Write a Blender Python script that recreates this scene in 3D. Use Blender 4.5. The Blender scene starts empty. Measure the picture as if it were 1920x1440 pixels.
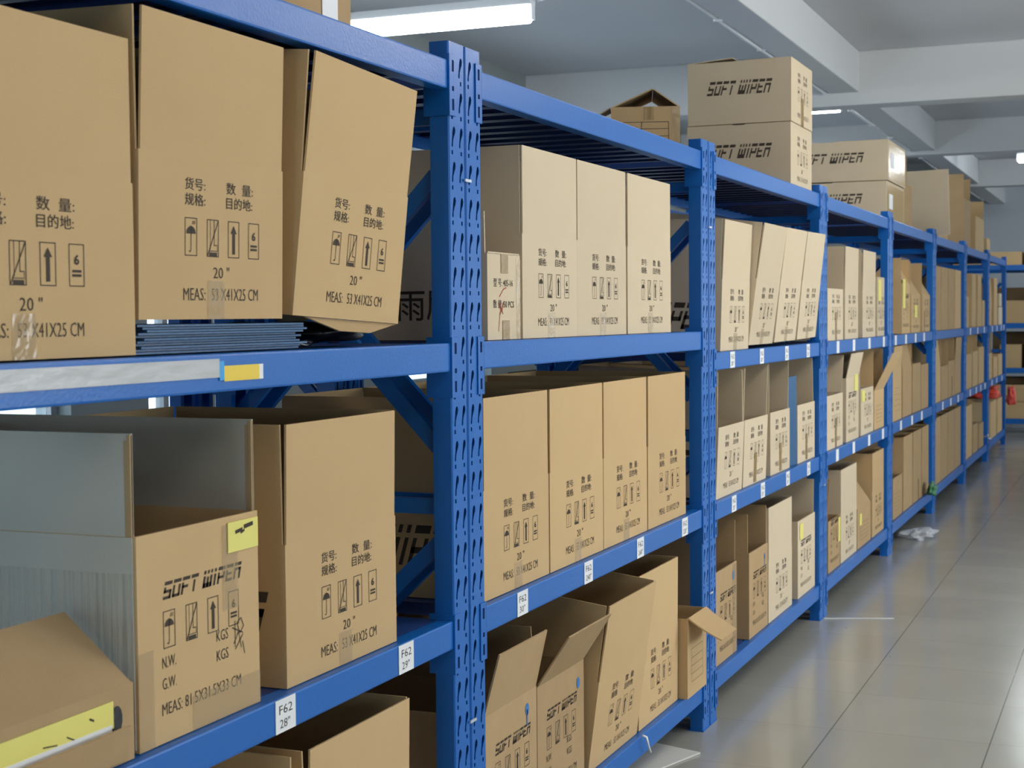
import bpy, bmesh, math, random
from mathutils import Vector, Matrix
R = math.radians
random.seed(7)
S = bpy.context.scene
COL = S.collection

# ------------------------------------------------------------------ camera
# world: X runs along the rack row (away), Y into the racks, Z up; the rack fronts stand at Y = 0
cam = bpy.data.cameras.new('camera'); cam_o = bpy.data.objects.new('camera', cam); COL.objects.link(cam_o)
cam.sensor_width = 36.0; cam.lens = 2851.06 / 1920 * 36.0
cam.clip_start = 0.05; cam.clip_end = 200
FW = Vector((0.92221481, 0.38410079, -0.04456928)); RT = Vector((0.38411619, -0.92324508, -0.00856021)); UP = Vector((0.04443636, 0.00922543, 0.99896962))
m = Matrix.Identity(4)
for i in range(3):
    m[i][0] = RT[i]; m[i][1] = UP[i]; m[i][2] = -FW[i]
m.translation = (-3.03745, -1.37068, 1.41416)
cam_o.matrix_world = m
cam.dof.use_dof = True; cam.dof.focus_distance = 3.6; cam.dof.aperture_fstop = 10
S.camera = cam_o

# ------------------------------------------------------------------ exposure, sky, daylight
S.view_settings.view_transform = 'Standard'; S.view_settings.look = 'None'
S.view_settings.exposure = 0.58; S.view_settings.gamma = 1.0; S.view_settings.use_curve_mapping = False
W = bpy.data.worlds.new('sky'); S.world = W; W.use_nodes = True
bg = W.node_tree.nodes['Background']; bg.inputs[0].default_value = (0.62, 0.82, 1.0, 1); bg.inputs[1].default_value = 2.2

def area(name, loc, rot, sx, sy, power, col):
    l = bpy.data.lights.new(name, 'AREA'); l.shape = 'RECTANGLE'; l.size = sx; l.size_y = sy; l.energy = power; l.color = col
    o = bpy.data.objects.new(name, l); COL.objects.link(o); o.location = loc; o.rotation_euler = rot
    return o
DAY = (0.92, 0.97, 1.0)
# daylight entering by the window row in the right wall (Y = -6.5), the left wall (Y = 3.1) and the wall behind the camera
for x, p in ((-3.2, 8), (0.6, 34), (4.4, 110), (9.5, 4), (13.4, 4), (17.4, 60)):
    area('window_daylight', (x, -6.35, 1.75), (R(80), 0, 0), 2.2, 1.5, p, DAY)
for x in (-2.6, 2.1, 6.5, 11.0):
    area('window_daylight', (x, 2.98, 1.45), (R(-90), 0, 0), 1.4, 1.0, 8, (0.66, 0.86, 1.0))
area('window_daylight', (-5.85, .25, 1.0), (R(90), 0, R(-90)), 1.6, 1.2, 28, (0.62, 0.85, 1.0))

# ------------------------------------------------------------------ materials
def mat(name, col, rough=0.6, metal=0.0, spec=0.5):
    M = bpy.data.materials.new(name); M.use_nodes = True
    b = M.node_tree.nodes['Principled BSDF']
    b.inputs['Base Color'].default_value = (*col, 1); b.inputs['Roughness'].default_value = rough
    b.inputs['Metallic'].default_value = metal; b.inputs['Specular IOR Level'].default_value = spec
    return M
def nd(M, t, **kw):
    n = M.node_tree.nodes.new(t)
    for k, v in kw.items(): setattr(n, k, v)
    return n
def lk(M, a, b): M.node_tree.links.new(a, b)
def bsdf(M): return M.node_tree.nodes['Principled BSDF']
def math_n(M, op, a, b=None, c=None):
    n = nd(M, 'ShaderNodeMath', operation=op)
    for i, v in enumerate((a, b, c)):
        if v is None: continue
        if isinstance(v, (int, float)): n.inputs[i].default_value = v
        else: lk(M, v, n.inputs[i])
    return n.outputs[0]

def mottled(name, c1, c2, rough, scale=6.0, bump=0.0, bscale=60.0, vary=0.0, spec=0.5, fine=0.0, stretch=(1, 1, 1)):
    """two close tones mixed by noise, an optional fine fibre noise, a value that differs from object to object"""
    M = mat(name, c1, rough, spec=spec)
    tc = nd(M, 'ShaderNodeTexCoord'); mp = nd(M, 'ShaderNodeMapping'); lk(M, tc.outputs['Object'], mp.inputs[0]); mp.inputs['Scale'].default_value = stretch
    n = nd(M, 'ShaderNodeTexNoise'); n.inputs['Scale'].default_value = scale; n.inputs['Detail'].default_value = 5; lk(M, mp.outputs[0], n.inputs['Vector'])
    mx = nd(M, 'ShaderNodeMix', data_type='RGBA'); lk(M, n.outputs[0], mx.inputs[0]); mx.inputs[6].default_value = (*c1, 1); mx.inputs[7].default_value = (*c2, 1)
    out = mx.outputs[2]
    if vary or fine:
        v = 1.0
        if vary:
            oi = nd(M, 'ShaderNodeObjectInfo'); sc_ = nd(M, 'ShaderNodeSeparateColor'); lk(M, oi.outputs['Color'], sc_.inputs[0]); v = math_n(M, 'MULTIPLY_ADD', sc_.outputs[0], 2 * vary, 1 - vary)
        if fine:
            f = nd(M, 'ShaderNodeTexNoise'); f.inputs['Scale'].default_value = 420; f.inputs['Detail'].default_value = 2; lk(M, mp.outputs[0], f.inputs['Vector'])
            fv = math_n(M, 'MULTIPLY_ADD', f.outputs[0], 2 * fine, 1 - fine)
            v = math_n(M, 'MULTIPLY', v, fv)
        hs = nd(M, 'ShaderNodeHueSaturation'); lk(M, out, hs.inputs['Color']); lk(M, v, hs.inputs['Value']); out = hs.outputs[0]
    lk(M, out, bsdf(M).inputs['Base Color'])
    if bump:
        b = nd(M, 'ShaderNodeTexNoise'); b.inputs['Scale'].default_value = bscale; b.inputs['Detail'].default_value = 3; lk(M, mp.outputs[0], b.inputs['Vector'])
        bp = nd(M, 'ShaderNodeBump'); bp.inputs['Strength'].default_value = bump; bp.inputs['Distance'].default_value = 0.004
        lk(M, b.outputs[0], bp.inputs['Height']); lk(M, bp.outputs[0], bsdf(M).inputs['Normal'])
    return M

KRAFT = mottled('kraft_cardboard', (0.56, 0.375, 0.185), (0.62, 0.43, 0.225), 0.82, 5, 0.25, 14, vary=0.07, spec=0.25, fine=0.10)
KRAFT_DEEP = mottled('kraft_cardboard_deep', (0.40, 0.265, 0.135), (0.50, 0.345, 0.185), 0.85, 7, 0.35, 20, vary=0.06, spec=0.2, fine=0.12)  # darker kraft: worn cartons, bottom shelves and the farther racks
KRAFT_SHADE = mottled('kraft_cardboard_shade', (0.27, 0.165, 0.085), (0.33, 0.21, 0.11), 0.9, 7, 0.3, 20, spec=0.15, fine=0.1)  # kraft darkened so the rear shade sits in the colour
KRAFT_COOL_LIT = mottled('kraft_cardboard_cool_lit', (0.47, 0.44, 0.37), (0.56, 0.52, 0.44), 0.85, 4, 0.25, 16, vary=0.05, spec=0.2, fine=0.08)  # greyer kraft, the bluish side light put into the colour
KRAFT_PALE_LIT = mottled('kraft_cardboard_pale_lit', (0.62, 0.50, 0.34), (0.68, 0.56, 0.40), 0.82, 5, 0.2, 14, vary=0.05, spec=0.25, fine=0.08)  # pale kraft; on farther cartons it stands for brighter light
INK = mat('printing_ink', (0.065, 0.050, 0.038), 0.75, spec=0.2)
RED_INK = mat('red_pencil', (0.42, 0.07, 0.04), 0.8, spec=0.2)
BLUE_INK = mat('blue_stamp_ink', (0.06, 0.20, 0.50), 0.7, spec=0.3)
STEEL = mottled('blue_painted_steel', (0.003, 0.112, 0.43), (0.004, 0.130, 0.48), 0.34, 3, 0.10, 160, vary=0.04, spec=0.4)
SLOT_SHADE = mat('slot_shade', (0.004, 0.02, 0.09), 0.9, spec=0.1)  # dark tone painted for the shade inside slots
PANEL = mottled('dark_blue_shelf_sheet', (0.012, 0.045, 0.20), (0.016, 0.055, 0.23), 0.42, 3, 0.08, 90, spec=0.5)
WHITE = mottled('white_sticker_paper', (0.80, 0.81, 0.82), (0.86, 0.86, 0.87), 0.6, 8)
YELLOW = mottled('yellow_note_paper', (0.78, 0.70, 0.16), (0.84, 0.76, 0.22), 0.7, 9, 0.2, 30)
YTAPE = mat('yellow_tape', (0.85, 0.60, 0.03), 0.35)
FILM = mottled('grey_tape_film', (0.46, 0.46, 0.47), (0.56, 0.56, 0.56), 0.3, 14, 0.5, 40, stretch=(.4, 1, 1))
ZINC = mat('zinc_clip', (0.75, 0.77, 0.80), 0.3, 0.6)
PLASTER = mottled('painted_plaster', (0.66, 0.67, 0.67), (0.60, 0.61, 0.62), 0.85, 1.3, 0.35, 9, spec=0.2)
PLASTER_C = mottled('painted_plaster_ceiling', (0.66, 0.67, 0.69), (0.59, 0.60, 0.63), 0.85, 1.1, 0.35, 9, spec=0.2)
PLASTER_W = mottled('painted_plaster_wall', (0.68, 0.72, 0.75), (0.61, 0.65, 0.69), 0.85, 1.6, 0.3, 8, spec=0.2)
WALL_DARK = mottled('darkened_wall_paint', (0.34, 0.37, 0.36), (0.29, 0.32, 0.31), 0.85, 1.6, 0.3, 8, spec=0.2)  # walls out of view, darkened to hold back bounce light
ENAMEL = mat('white_enamel', (0.82, 0.83, 0.84), 0.35)
PVC = mat('white_conduit', (0.78, 0.79, 0.80), 0.4)
FRAME = mat('window_frame_paint', (0.36, 0.37, 0.37), 0.5)
BLACKBAG = mottled('black_plastic_film', (0.010, 0.009, 0.012), (0.02, 0.018, 0.022), 0.22, 12, 0.8, 25)
BLUEPLAST = mottled('blue_plastic_sheet', (0.008, 0.055, 0.14), (0.012, 0.08, 0.19), 0.4, 9, 0.2, 60, vary=0.35)
REDBAG = mottled('red_plastic_bag', (0.80, 0.075, 0.045), (0.88, 0.12, 0.07), 0.45, 8, 0.7, 18)
GREEN = mottled('green_plastic', (0.03, 0.16, 0.06), (0.05, 0.22, 0.09), 0.4, 8, 0.5, 25)
BOARD = mottled('grey_white_card', (0.62, 0.62, 0.58), (0.68, 0.67, 0.63), 0.8, 5)
def tape_mat(name, col, alpha, rough=0.12):
    M = mat(name, col, rough, spec=0.6); bsdf(M).inputs['Alpha'].default_value = alpha
    tc = nd(M, 'ShaderNodeTexCoord'); n = nd(M, 'ShaderNodeTexNoise'); n.inputs['Scale'].default_value = 38; lk(M, tc.outputs['Object'], n.inputs['Vector'])
    bp = nd(M, 'ShaderNodeBump'); bp.inputs['Strength'].default_value = 0.7; bp.inputs['Distance'].default_value = 0.003
    lk(M, n.outputs[0], bp.inputs['Height']); lk(M, bp.outputs[0], bsdf(M).inputs['Normal'])
    return M
TAPE = tape_mat('clear_packing_tape', (0.60, 0.46, 0.27), 0.20)
BTAPE = tape_mat('brown_packing_tape', (0.42, 0.27, 0.09), 0.75, 0.25)
BTAPE2 = tape_mat('golden_packing_tape', (0.62, 0.40, 0.11), 0.5, 0.25)
CLEAR = tape_mat('clear_plastic_film', (0.80, 0.82, 0.85), 0.45)
def lamp_mat(name, col, strength):
    M = mat(name, (0.9, 0.9, 0.9), 0.4); b = bsdf(M)
    b.inputs['Emission Color'].default_value = (*col, 1); b.inputs['Emission Strength'].default_value = strength
    return M
TUBE_COOL = lamp_mat('fluorescent_tube_cool', (0.90, 0.97, 1.0), 20)
TUBE_DIM = lamp_mat('fluorescent_tube_dimmed', (1.0, 0.92, 0.78), 20)  # output lowered to keep left-facing carton sides darker
TUBE_WARM = lamp_mat('fluorescent_tube_warm', (1.0, 0.925, 0.80), 32)
GLASS = bpy.data.materials.new('window_glass'); GLASS.use_nodes = True
_b = bsdf(GLASS); _b.inputs['Base Color'].default_value = (0.9, 0.95, 1, 1); _b.inputs['Roughness'].default_value = 0.05; _b.inputs['Alpha'].default_value = 0.12

# fluted side of the big worn carton: vertical flute lines, grey tone carrying the bluish light
FLUTED = mottled('kraft_cardboard_fluted', (0.47, 0.44, 0.37), (0.54, 0.50, 0.42), 0.85, 4, 0, 1, spec=0.2, fine=0.08)
_tc = nd(FLUTED, 'ShaderNodeTexCoord'); _mp = nd(FLUTED, 'ShaderNodeMapping'); _mp.inputs['Scale'].default_value = (26, 1, 0.5); lk(FLUTED, _tc.outputs['Object'], _mp.inputs[0])
_n = nd(FLUTED, 'ShaderNodeTexNoise'); _n.inputs['Scale'].default_value = 2.6; _n.inputs['Detail'].default_value = 4; lk(FLUTED, _mp.outputs[0], _n.inputs['Vector'])
_bp = nd(FLUTED, 'ShaderNodeBump'); _bp.inputs['Strength'].default_value = 1.0; _bp.inputs['Distance'].default_value = 0.012
lk(FLUTED, _n.outputs[0], _bp.inputs['Height']); lk(FLUTED, _bp.outputs[0], bsdf(FLUTED).inputs['Normal'])

# polished floor tiles, 0.518 m square
FLOOR = mat('polished_floor_tiles', (0.5, 0.49, 0.44), 0.2)
tc = nd(FLOOR, 'ShaderNodeTexCoord'); sep = nd(FLOOR, 'ShaderNodeSeparateXYZ'); lk(FLOOR, tc.outputs['Object'], sep.inputs[0])
u = math_n(FLOOR, 'DIVIDE', math_n(FLOOR, 'SUBTRACT', sep.outputs[0], 2.1095), 0.5176)
v = math_n(FLOOR, 'DIVIDE', math_n(FLOOR, 'ADD', sep.outputs[1], 0.3962), 0.5176)
def grout(x, wd):
    f = math_n(FLOOR, 'ABSOLUTE', math_n(FLOOR, 'SUBTRACT', math_n(FLOOR, 'FRACT', x), 0.5))
    return math_n(FLOOR, 'GREATER_THAN', f, 0.5 - wd)
gu, gv = grout(u, 0.0035), grout(v, 0.0048)
cmb = nd(FLOOR, 'ShaderNodeCombineXYZ'); lk(FLOOR, math_n(FLOOR, 'FLOOR', u), cmb.inputs[0]); lk(FLOOR, math_n(FLOOR, 'FLOOR', v), cmb.inputs[1])
wn = nd(FLOOR, 'ShaderNodeTexWhiteNoise', noise_dimensions='3D'); lk(FLOOR, cmb.outputs[0], wn.inputs['Vector'])
nz = nd(FLOOR, 'ShaderNodeTexNoise'); nz.inputs['Scale'].default_value = 2.2; nz.inputs['Detail'].default_value = 6; lk(FLOOR, tc.outputs['Object'], nz.inputs['Vector'])
sp = nd(FLOOR, 'ShaderNodeTexVoronoi'); sp.inputs['Scale'].default_value = 5.5; lk(FLOOR, tc.outputs['Object'], sp.inputs['Vector'])
sp2 = math_n(FLOOR, 'LESS_THAN', sp.outputs['Distance'], math_n(FLOOR, 'MULTIPLY', nz.outputs[0], 0.055))
val = math_n(FLOOR, 'ADD', math_n(FLOOR, 'MULTIPLY_ADD', wn.outputs[0], 0.09, 0.82), math_n(FLOOR, 'MULTIPLY', nz.outputs[0], 0.16))
val = math_n(FLOOR, 'MULTIPLY', val, math_n(FLOOR, 'SUBTRACT', 1.0, math_n(FLOOR, 'MULTIPLY', gv, 0.55)))
val = math_n(FLOOR, 'MULTIPLY', val, math_n(FLOOR, 'SUBTRACT', 1.0, math_n(FLOOR, 'MULTIPLY', gu, 0.22)))
val = math_n(FLOOR, 'MULTIPLY', val, math_n(FLOOR, 'SUBTRACT', 1.0, math_n(FLOOR, 'MULTIPLY', sp2, 0.6)))
hs = nd(FLOOR, 'ShaderNodeHueSaturation'); hs.inputs['Color'].default_value = (0.42, 0.41, 0.36, 1); lk(FLOOR, val, hs.inputs['Value']); lk(FLOOR, hs.outputs[0], bsdf(FLOOR).inputs['Base Color'])
lk(FLOOR, math_n(FLOOR, 'MULTIPLY_ADD', nz.outputs[0], 0.16, 0.10), bsdf(FLOOR).inputs['Roughness'])

# ------------------------------------------------------------------ mesh helpers
def bx(bm, x0, x1, y0, y1, z0, z1, mi=0, bev=0.0):
    vs = [bm.verts.new(p) for p in ((x0, y0, z0), (x1, y0, z0), (x1, y1, z0), (x0, y1, z0), (x0, y0, z1), (x1, y0, z1), (x1, y1, z1), (x0, y1, z1))]
    fs = [bm.faces.new([vs[i] for i in q]) for q in ((0, 3, 2, 1), (4, 5, 6, 7), (0, 1, 5, 4), (1, 2, 6, 5), (2, 3, 7, 6), (3, 0, 4, 7))]
    for f in fs: f.material_index = mi
    if bev:
        es = list({e for f in fs for e in f.edges})
        r = bmesh.ops.bevel(bm, geom=es, offset=bev, segments=2, affect='EDGES', profile=0.6)
        for f in r['faces']: f.material_index = mi
    return vs
def bar(bm, a, b, w, h, mi=0):
    a = Vector(a); b = Vector(b); d = (b - a).normalized(); ref = Vector((1, 0, 0)) if abs(d.x) < 0.9 else Vector((0, 0, 1))
    s = d.cross(ref).normalized(); t = d.cross(s).normalized(); q = []
    for p in (a, b):
        for i, j in ((-1, -1), (1, -1), (1, 1), (-1, 1)): q.append(bm.verts.new(p + s * (i * w / 2) + t * (j * h / 2)))
    for f in ((0, 1, 2, 3), (7, 6, 5, 4), (0, 4, 5, 1), (1, 5, 6, 2), (2, 6, 7, 3), (3, 7, 4, 0)): bm.faces.new([q[i] for i in f]).material_index = mi
def tube(bm, pts, r, n=12, mi=0):
    rings = []
    for i, p in enumerate(pts):
        p = Vector(p); d = (Vector(pts[min(i + 1, len(pts) - 1)]) - Vector(pts[max(i - 1, 0)])).normalized()
        ref = Vector((0, 0, 1)) if abs(d.z) < 0.9 else Vector((1, 0, 0)); s = d.cross(ref).normalized(); t = s.cross(d)
        rings.append([bm.verts.new(p + (s * math.cos(k * 2 * math.pi / n) + t * math.sin(k * 2 * math.pi / n)) * r) for k in range(n)])
    for a, b in zip(rings, rings[1:]):
        for k in range(n):
            f = bm.faces.new((a[k], a[(k + 1) % n], b[(k + 1) % n], b[k])); f.smooth = True; f.material_index = mi
    bm.faces.new(rings[0][::-1]).material_index = mi; bm.faces.new(rings[-1]).material_index = mi
def mesh(name, bm, mats):
    bmesh.ops.recalc_face_normals(bm, faces=[f for f in bm.faces if not f.tag])
    me = bpy.data.meshes.new(name); bm.to_mesh(me); bm.free()
    for mm in mats: me.materials.append(mm)
    return me
def link(name, me, parent=None, loc=(0, 0, 0), rot=(0, 0, 0)):
    o = bpy.data.objects.new(name, me); COL.objects.link(o); o.location = loc; o.rotation_euler = rot
    if parent: o.parent = parent
    return o
def tag(o, label, cat, group=None, kind=None):
    if label: o['label'] = label
    if cat: o['category'] = cat
    if group: o['group'] = group
    if kind: o['kind'] = kind
    return o
def thing(name, label, cat, loc=(0, 0, 0), rot=(0, 0, 0), group=None):
    return tag(link(name, None, None, loc, rot), label, cat, group)
def struct(name, bm, mats, label=None):
    o = link(name, mesh(name, bm, mats)); o['kind'] = 'structure'
    if label: o['label'] = label
    return o
CACHE = {}
def cached(key, make):
    if key not in CACHE: CACHE[key] = make()
    return CACHE[key]

# ------------------------------------------------------------------ printing: flat letter shapes
def text_geo(s, h, xs=1.0, bold=0.0, shear=0.0, slit=None, space=1.0):
    def mk():
        c = bpy.data.curves.new('lettering', 'FONT'); c.body = s; c.resolution_u = 2; c.offset = bold; c.space_character = space
        o = bpy.data.objects.new('lettering', c); COL.objects.link(o)
        dg = bpy.context.evaluated_depsgraph_get(); dg.update()
        me = bpy.data.meshes.new_from_object(o.evaluated_get(dg))
        bpy.data.objects.remove(o); bpy.data.curves.remove(c)
        bm = bmesh.new(); bm.from_mesh(me); bpy.data.meshes.remove(me)
        k = h / 0.70
        if slit:
            for z, cl_in, cl_out in ((slit[0] * 0.69, 0, 0), (slit[1] * 0.69, 0, 0)):
                bmesh.ops.bisect_plane(bm, geom=bm.verts[:] + bm.edges[:] + bm.faces[:], plane_co=(0, z, 0), plane_no=(0, 1, 0))
            dead = [f for f in bm.faces if slit[0] * 0.69 < f.calc_center_median().y < slit[1] * 0.69]
            bmesh.ops.delete(bm, geom=dead, context='FACES')
        bm.verts.index_update()
        vs = [((v.co.x + shear * v.co.y) * k * xs, v.co.y * k) for v in bm.verts]
        fs = [[v.index for v in f.verts] for f in bm.faces]
        bm.free()
        return vs, fs
    return cached(('txt', s, h, xs, bold, shear, slit, space), mk)
def fit_text(s, width, h, **kw):
    vs, fs = text_geo(s, h, 1.0, **kw); x0 = min(p[0] for p in vs); x1 = max(p[0] for p in vs); k = width / (x1 - x0)
    return [((x - x0) * k, y) for x, y in vs], fs
def shift(g, dx, dy): return [(x + dx, y + dy) for x, y in g[0]], g[1]
def quad(x0, y0, x1, y1): return [(x0, y0), (x1, y0), (x1, y1), (x0, y1)], [[0, 1, 2, 3]]
def stroke(a, b, w):
    dx, dy = b[0] - a[0], b[1] - a[1]; l = math.hypot(dx, dy) or 1; nx, ny = -dy / l * w / 2, dx / l * w / 2
    return [(a[0] - nx, a[1] - ny), (b[0] - nx, b[1] - ny), (b[0] + nx, b[1] + ny), (a[0] + nx, a[1] + ny)], [[0, 1, 2, 3]]
def rect(x0, y0, x1, y1, t=0.0014): return [quad(x0, y0, x1, y0 + t), quad(x0, y1 - t, x1, y1), quad(x0, y0 + t, x0 + t, y1 - t), quad(x1 - t, y0 + t, x1, y1 - t)]
def icons(x, y, w, h, pitch):
    """umbrella, crushed-stack, this-way-up and stacking-limit-6 pictograms"""
    G = []
    for k in range(4): G += rect(x + k * pitch, y, x + k * pitch + w, y + h)
    cx = x + w / 2; cy = y + h * 0.58; r = w * 0.38
    arc = [(cx + r * math.cos(a), cy + r * 0.95 * math.sin(a)) for a in [math.pi * i / 10 for i in range(11)]]
    G.append((arc, [list(range(11))])); G.append(quad(cx - .0007, y + h * .16, cx + .0007, cy + r))
    for a, b in (((cx, y + h * .16), (cx - w * .08, y + h * .10)), ((cx - w * .08, y + h * .10), (cx - w * .18, y + h * .14))): G.append(stroke(a, b, .0014))
    for k in range(3): G.append(stroke((cx + w * .1 + k * .003, cy + r + .002), (cx + w * .16 + k * .003, cy + r + .008), .001))
    ix = x + pitch
    G.append(quad(ix + w * .2, y + .001, ix + w * .85, y + h * .12)); G.append(stroke((ix + w * .06, y + h * .03), (ix + w * .97, y + h * .97), .0018))
    G.append(quad(ix + w * .27, y + h * .2, ix + w * .30, y + h)); G.append(quad(ix + w * .60, y + h * .3, ix + w * .64, y + h))
    G.append(quad(ix + w * .60, y + h * .3, ix + w * .88, y + h * .325)); G.append(quad(ix + w * .86, y + h * .18, ix + w * .89, y + h * .3)); G.append(quad(ix + w * .15, y + h * .15, ix + w * .9, y + h * .17))
    ax = x + 2 * pitch + w / 2
    G.append(quad(ax - w * .12, y + h * .1, ax + w * .12, y + h * .66)); G.append(([(ax - w * .27, y + h * .66), (ax + w * .27, y + h * .66), (ax, y + h * .88)], [[0, 1, 2]]))
    sx = x + 3 * pitch
    G.append(shift(fit_text('6', w * .34, h * .22, bold=.03), sx + w * .33, y + h * .52)); G.append(quad(sx + w * .2, y + h * .33, sx + w * .8, y + h * .39)); G.append(quad(sx + w * .2, y + h * .23, sx + w * .8, y + h * .29))
    return G
CN = dict(bold=0.004)
GLYPH = {  # segmented block letters, each a set of bars in a unit cell: (x0, y0, x1, y1)
    'S': [(0, .80, 1, 1), (0, .36, .24, .68), (0, .36, 1, .52), (.76, 0, 1, .52), (0, 0, 1, .17)], 'O': [(0, .80, 1, 1), (0, 0, .24, .68), (.76, 0, 1, .68), (0, 0, 1, .17)],
    'F': [(0, .80, 1, 1), (0, 0, .24, .68), (0, .36, .85, .52)], 'T': [(0, .80, 1, 1), (.38, 0, .62, .68)], 'W': [(0, .80, .22, 1), (.42, .80, .60, 1), (.80, .80, 1, 1), (0, 0, .22, .68), (.39, 0, .61, .62), (.78, 0, 1, .68), (0, 0, 1, .28)],
    'I': [(.2, .80, .8, 1), (.2, 0, .8, .68)], 'P': [(0, .80, 1, 1), (0, 0, .24, .68), (.76, .30, 1, .68), (0, .30, 1, .46)], 'E': [(0, .80, 1, 1), (0, 0, .24, .68), (0, .38, .85, .52), (0, 0, 1, .17)], 'R': [(0, .80, 1, 1), (0, 0, .24, .68), (.76, 0, 1, .68), (0, .52, 1, .68)]}
def logo(w, h):
    vs, fs = [], []; x = 0.0; sh = .28 * h; adv = {'W': 1.25, 'I': .42}
    total = sum(adv.get(c, 1.0) + .22 if c != ' ' else .6 for c in 'SOFT WIPER') - .22; k = (w - sh) / total
    for c in 'SOFT WIPER':
        if c == ' ': x += .6; continue
        a = adv.get(c, 1.0)
        for x0, y0, x1, y1 in GLYPH[c]:
            n = len(vs); vs += [((x + a * px) * k + sh * py, py * h) for px, py in ((x0, y0), (x1, y0), (x1, y1), (x0, y1))]; fs.append([n, n + 1, n + 2, n + 3])
        x += a + .22
    return vs, fs
def print_20(w, h):
    G = []; o = (w - 0.41) / 2
    G.append(shift(fit_text('货号:', .056, .0145, **CN), .118 + o, .205)); G.append(shift(fit_text('数  量:', .080, .0145, **CN), .234 + o, .205))
    G.append(shift(fit_text('规格:', .056, .0145, **CN), .118 + o, .181)); G.append(shift(fit_text('目的地:', .078, .0145, **CN), .234 + o, .181))
    G += [(a, b) for a, b in icons(.118 + o, .100, .033, .060, .0607)]
    G.append(shift(fit_text('20 "', .046, .018, bold=-.004), .197 + o, .066)); G.append(shift(fit_text('MEAS:', .060, .020, bold=-.006), .114 + o, .030)); G.append(shift(fit_text('53 X41X25 CM', .138, .020, bold=-.006), .192 + o, .030))
    return G
def print_wiper(w, h):
    G = [shift(logo(.222, .027), .064, .222)]
    G += icons(.064, .146, .031, .058, .060)
    for s, x, y, ww in (('KGS', .208, .128, .034), ('KGS', .208, .096, .034), ('N.W.', .060, .116, .036), ('G.W.', .060, .083, .036)): G.append(shift(fit_text(s, ww, .018, bold=-.004), x, y))
    G.append(shift(fit_text('MEAS: 81.5X31.5X33 CM', .220, .019, bold=-.006), .058, .043))
    return G
def print_model(w, h):
    G = [shift(fit_text('型 号: 405-16', .115, .015, **CN), .035, .125), shift(fit_text('数 量: 50 PCS', .125, .015, **CN), .032, .075)]
    return G
def print_small(w, h):
    G = rect(w * .2, h * .18, w * .8, h * .6, .0012)
    for k in range(3): G.append(quad(w * .2, h * (.28 + .1 * k), w * .8, h * (.28 + .1 * k) + .0012))
    return G
def print_table(w, h):
    G = rect(w * .18, h * .1, w * .84, h * .74, .002)
    for k in range(4): G.append(quad(w * .18, h * (.24 + .125 * k), w * .84, h * (.24 + .125 * k) + .002))
    G.append(quad(w * .44, h * .1, w * .44 + .002, h * .74))
    return G
def print_grid(w, h):
    G = rect(w * .08, h * .35, w * .92, h * .82, .002)
    for k in range(5): G.append(quad(w * .08, h * (.43 + .08 * k), w * .92, h * (.43 + .08 * k) + .0015))
    for k in range(9): G.append(quad(w * (.16 + .085 * k), h * .35, w * (.16 + .085 * k) + .0015, h * .82))
    return G
PRINTS = {'20': print_20, 'wiper': print_wiper, 'model': print_model, 'small': print_small, 'table': print_table, 'grid': print_grid, None: lambda w, h: []}
def put_print(bm, geos, fn, mi):
    for vs, fs in geos:
        vv = [bm.verts.new(fn(x, y)) for x, y in vs]
        for f in fs:
            try: q = bm.faces.new([vv[i] for i in f])
            except ValueError: continue
            q.material_index = mi; q.tag = True

# ------------------------------------------------------------------ cartons
T = 0.005
BIGL = (.46, .095, .035, .075)
def body_mesh(w, d, h, front, side, base, seed):
    def mk():
        rnd = random.Random(seed); j = lambda a: rnd.uniform(-a, a)
        bm = bmesh.new(); nx, nz = 6, 5
        # four walls as bowed slabs (outer + inner skin), and the floor
        def wall(p, e, nrm, L, bow):
            o, i = [], []
            for a in range(nx + 1):
                for c in range(nz + 1):
                    s, t = a / nx, c / nz; b = bow * math.sin(math.pi * s) * (0.25 + 0.75 * t)
                    q = Vector(p) + Vector(e) * (L * s) + Vector(nrm) * b + Vector((0, 0, h * t))
                    o.append(bm.verts.new(q)); i.append(bm.verts.new(q - Vector(nrm) * T))
            g = lambda arr, a, c: arr[a * (nz + 1) + c]
            for a in range(nx):
                for c in range(nz):
                    bm.faces.new((g(o, a, c), g(o, a + 1, c), g(o, a + 1, c + 1), g(o, a, c + 1))); bm.faces.new((g(i, a, c), g(i, a, c + 1), g(i, a + 1, c + 1), g(i, a + 1, c)))
                bm.faces.new((g(o, a, nz), g(o, a + 1, nz), g(i, a + 1, nz), g(i, a, nz))); bm.faces.new((g(o, a, 0), g(i, a, 0), g(i, a + 1, 0), g(o, a + 1, 0)))
            for c in range(nz):
                bm.faces.new((g(o, 0, c), g(o, 0, c + 1), g(i, 0, c + 1), g(i, 0, c))); bm.faces.new((g(o, nx, c), g(i, nx, c), g(i, nx, c + 1), g(o, nx, c + 1)))
        wall((-w / 2, 0, 0), (1, 0, 0), (0, -1, 0), w, 0.0); wall((w / 2, d, 0), (-1, 0, 0), (0, 1, 0), w, j(.004))
        wall((-w / 2, d - T, 0), (0, -1, 0), (-1, 0, 0), d - 2 * T, 0.0); wall((w / 2, T, 0), (0, 1, 0), (1, 0, 0), d - 2 * T, .0)
        bx(bm, -w / 2 + T, w / 2 - T, T, d - T, 0, T)
        put_print(bm, PRINTS[front](w, h), lambda x, y: (x - w / 2, -0.0007, y), 1)
        if side:
            lw, lh, u0, v0 = side
            put_print(bm, [logo(lw, lh) if lw > 0 else fit_text('雨刷', -lw, lh, bold=.006)], lambda x, y: (-w / 2 - 0.0007, d - (u0 + x), v0 + y), 1)
        me = mesh('carton_body', bm, [base, INK]); return me
    return cached(('body', w, d, h, front, side, base.name, seed), mk)
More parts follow.
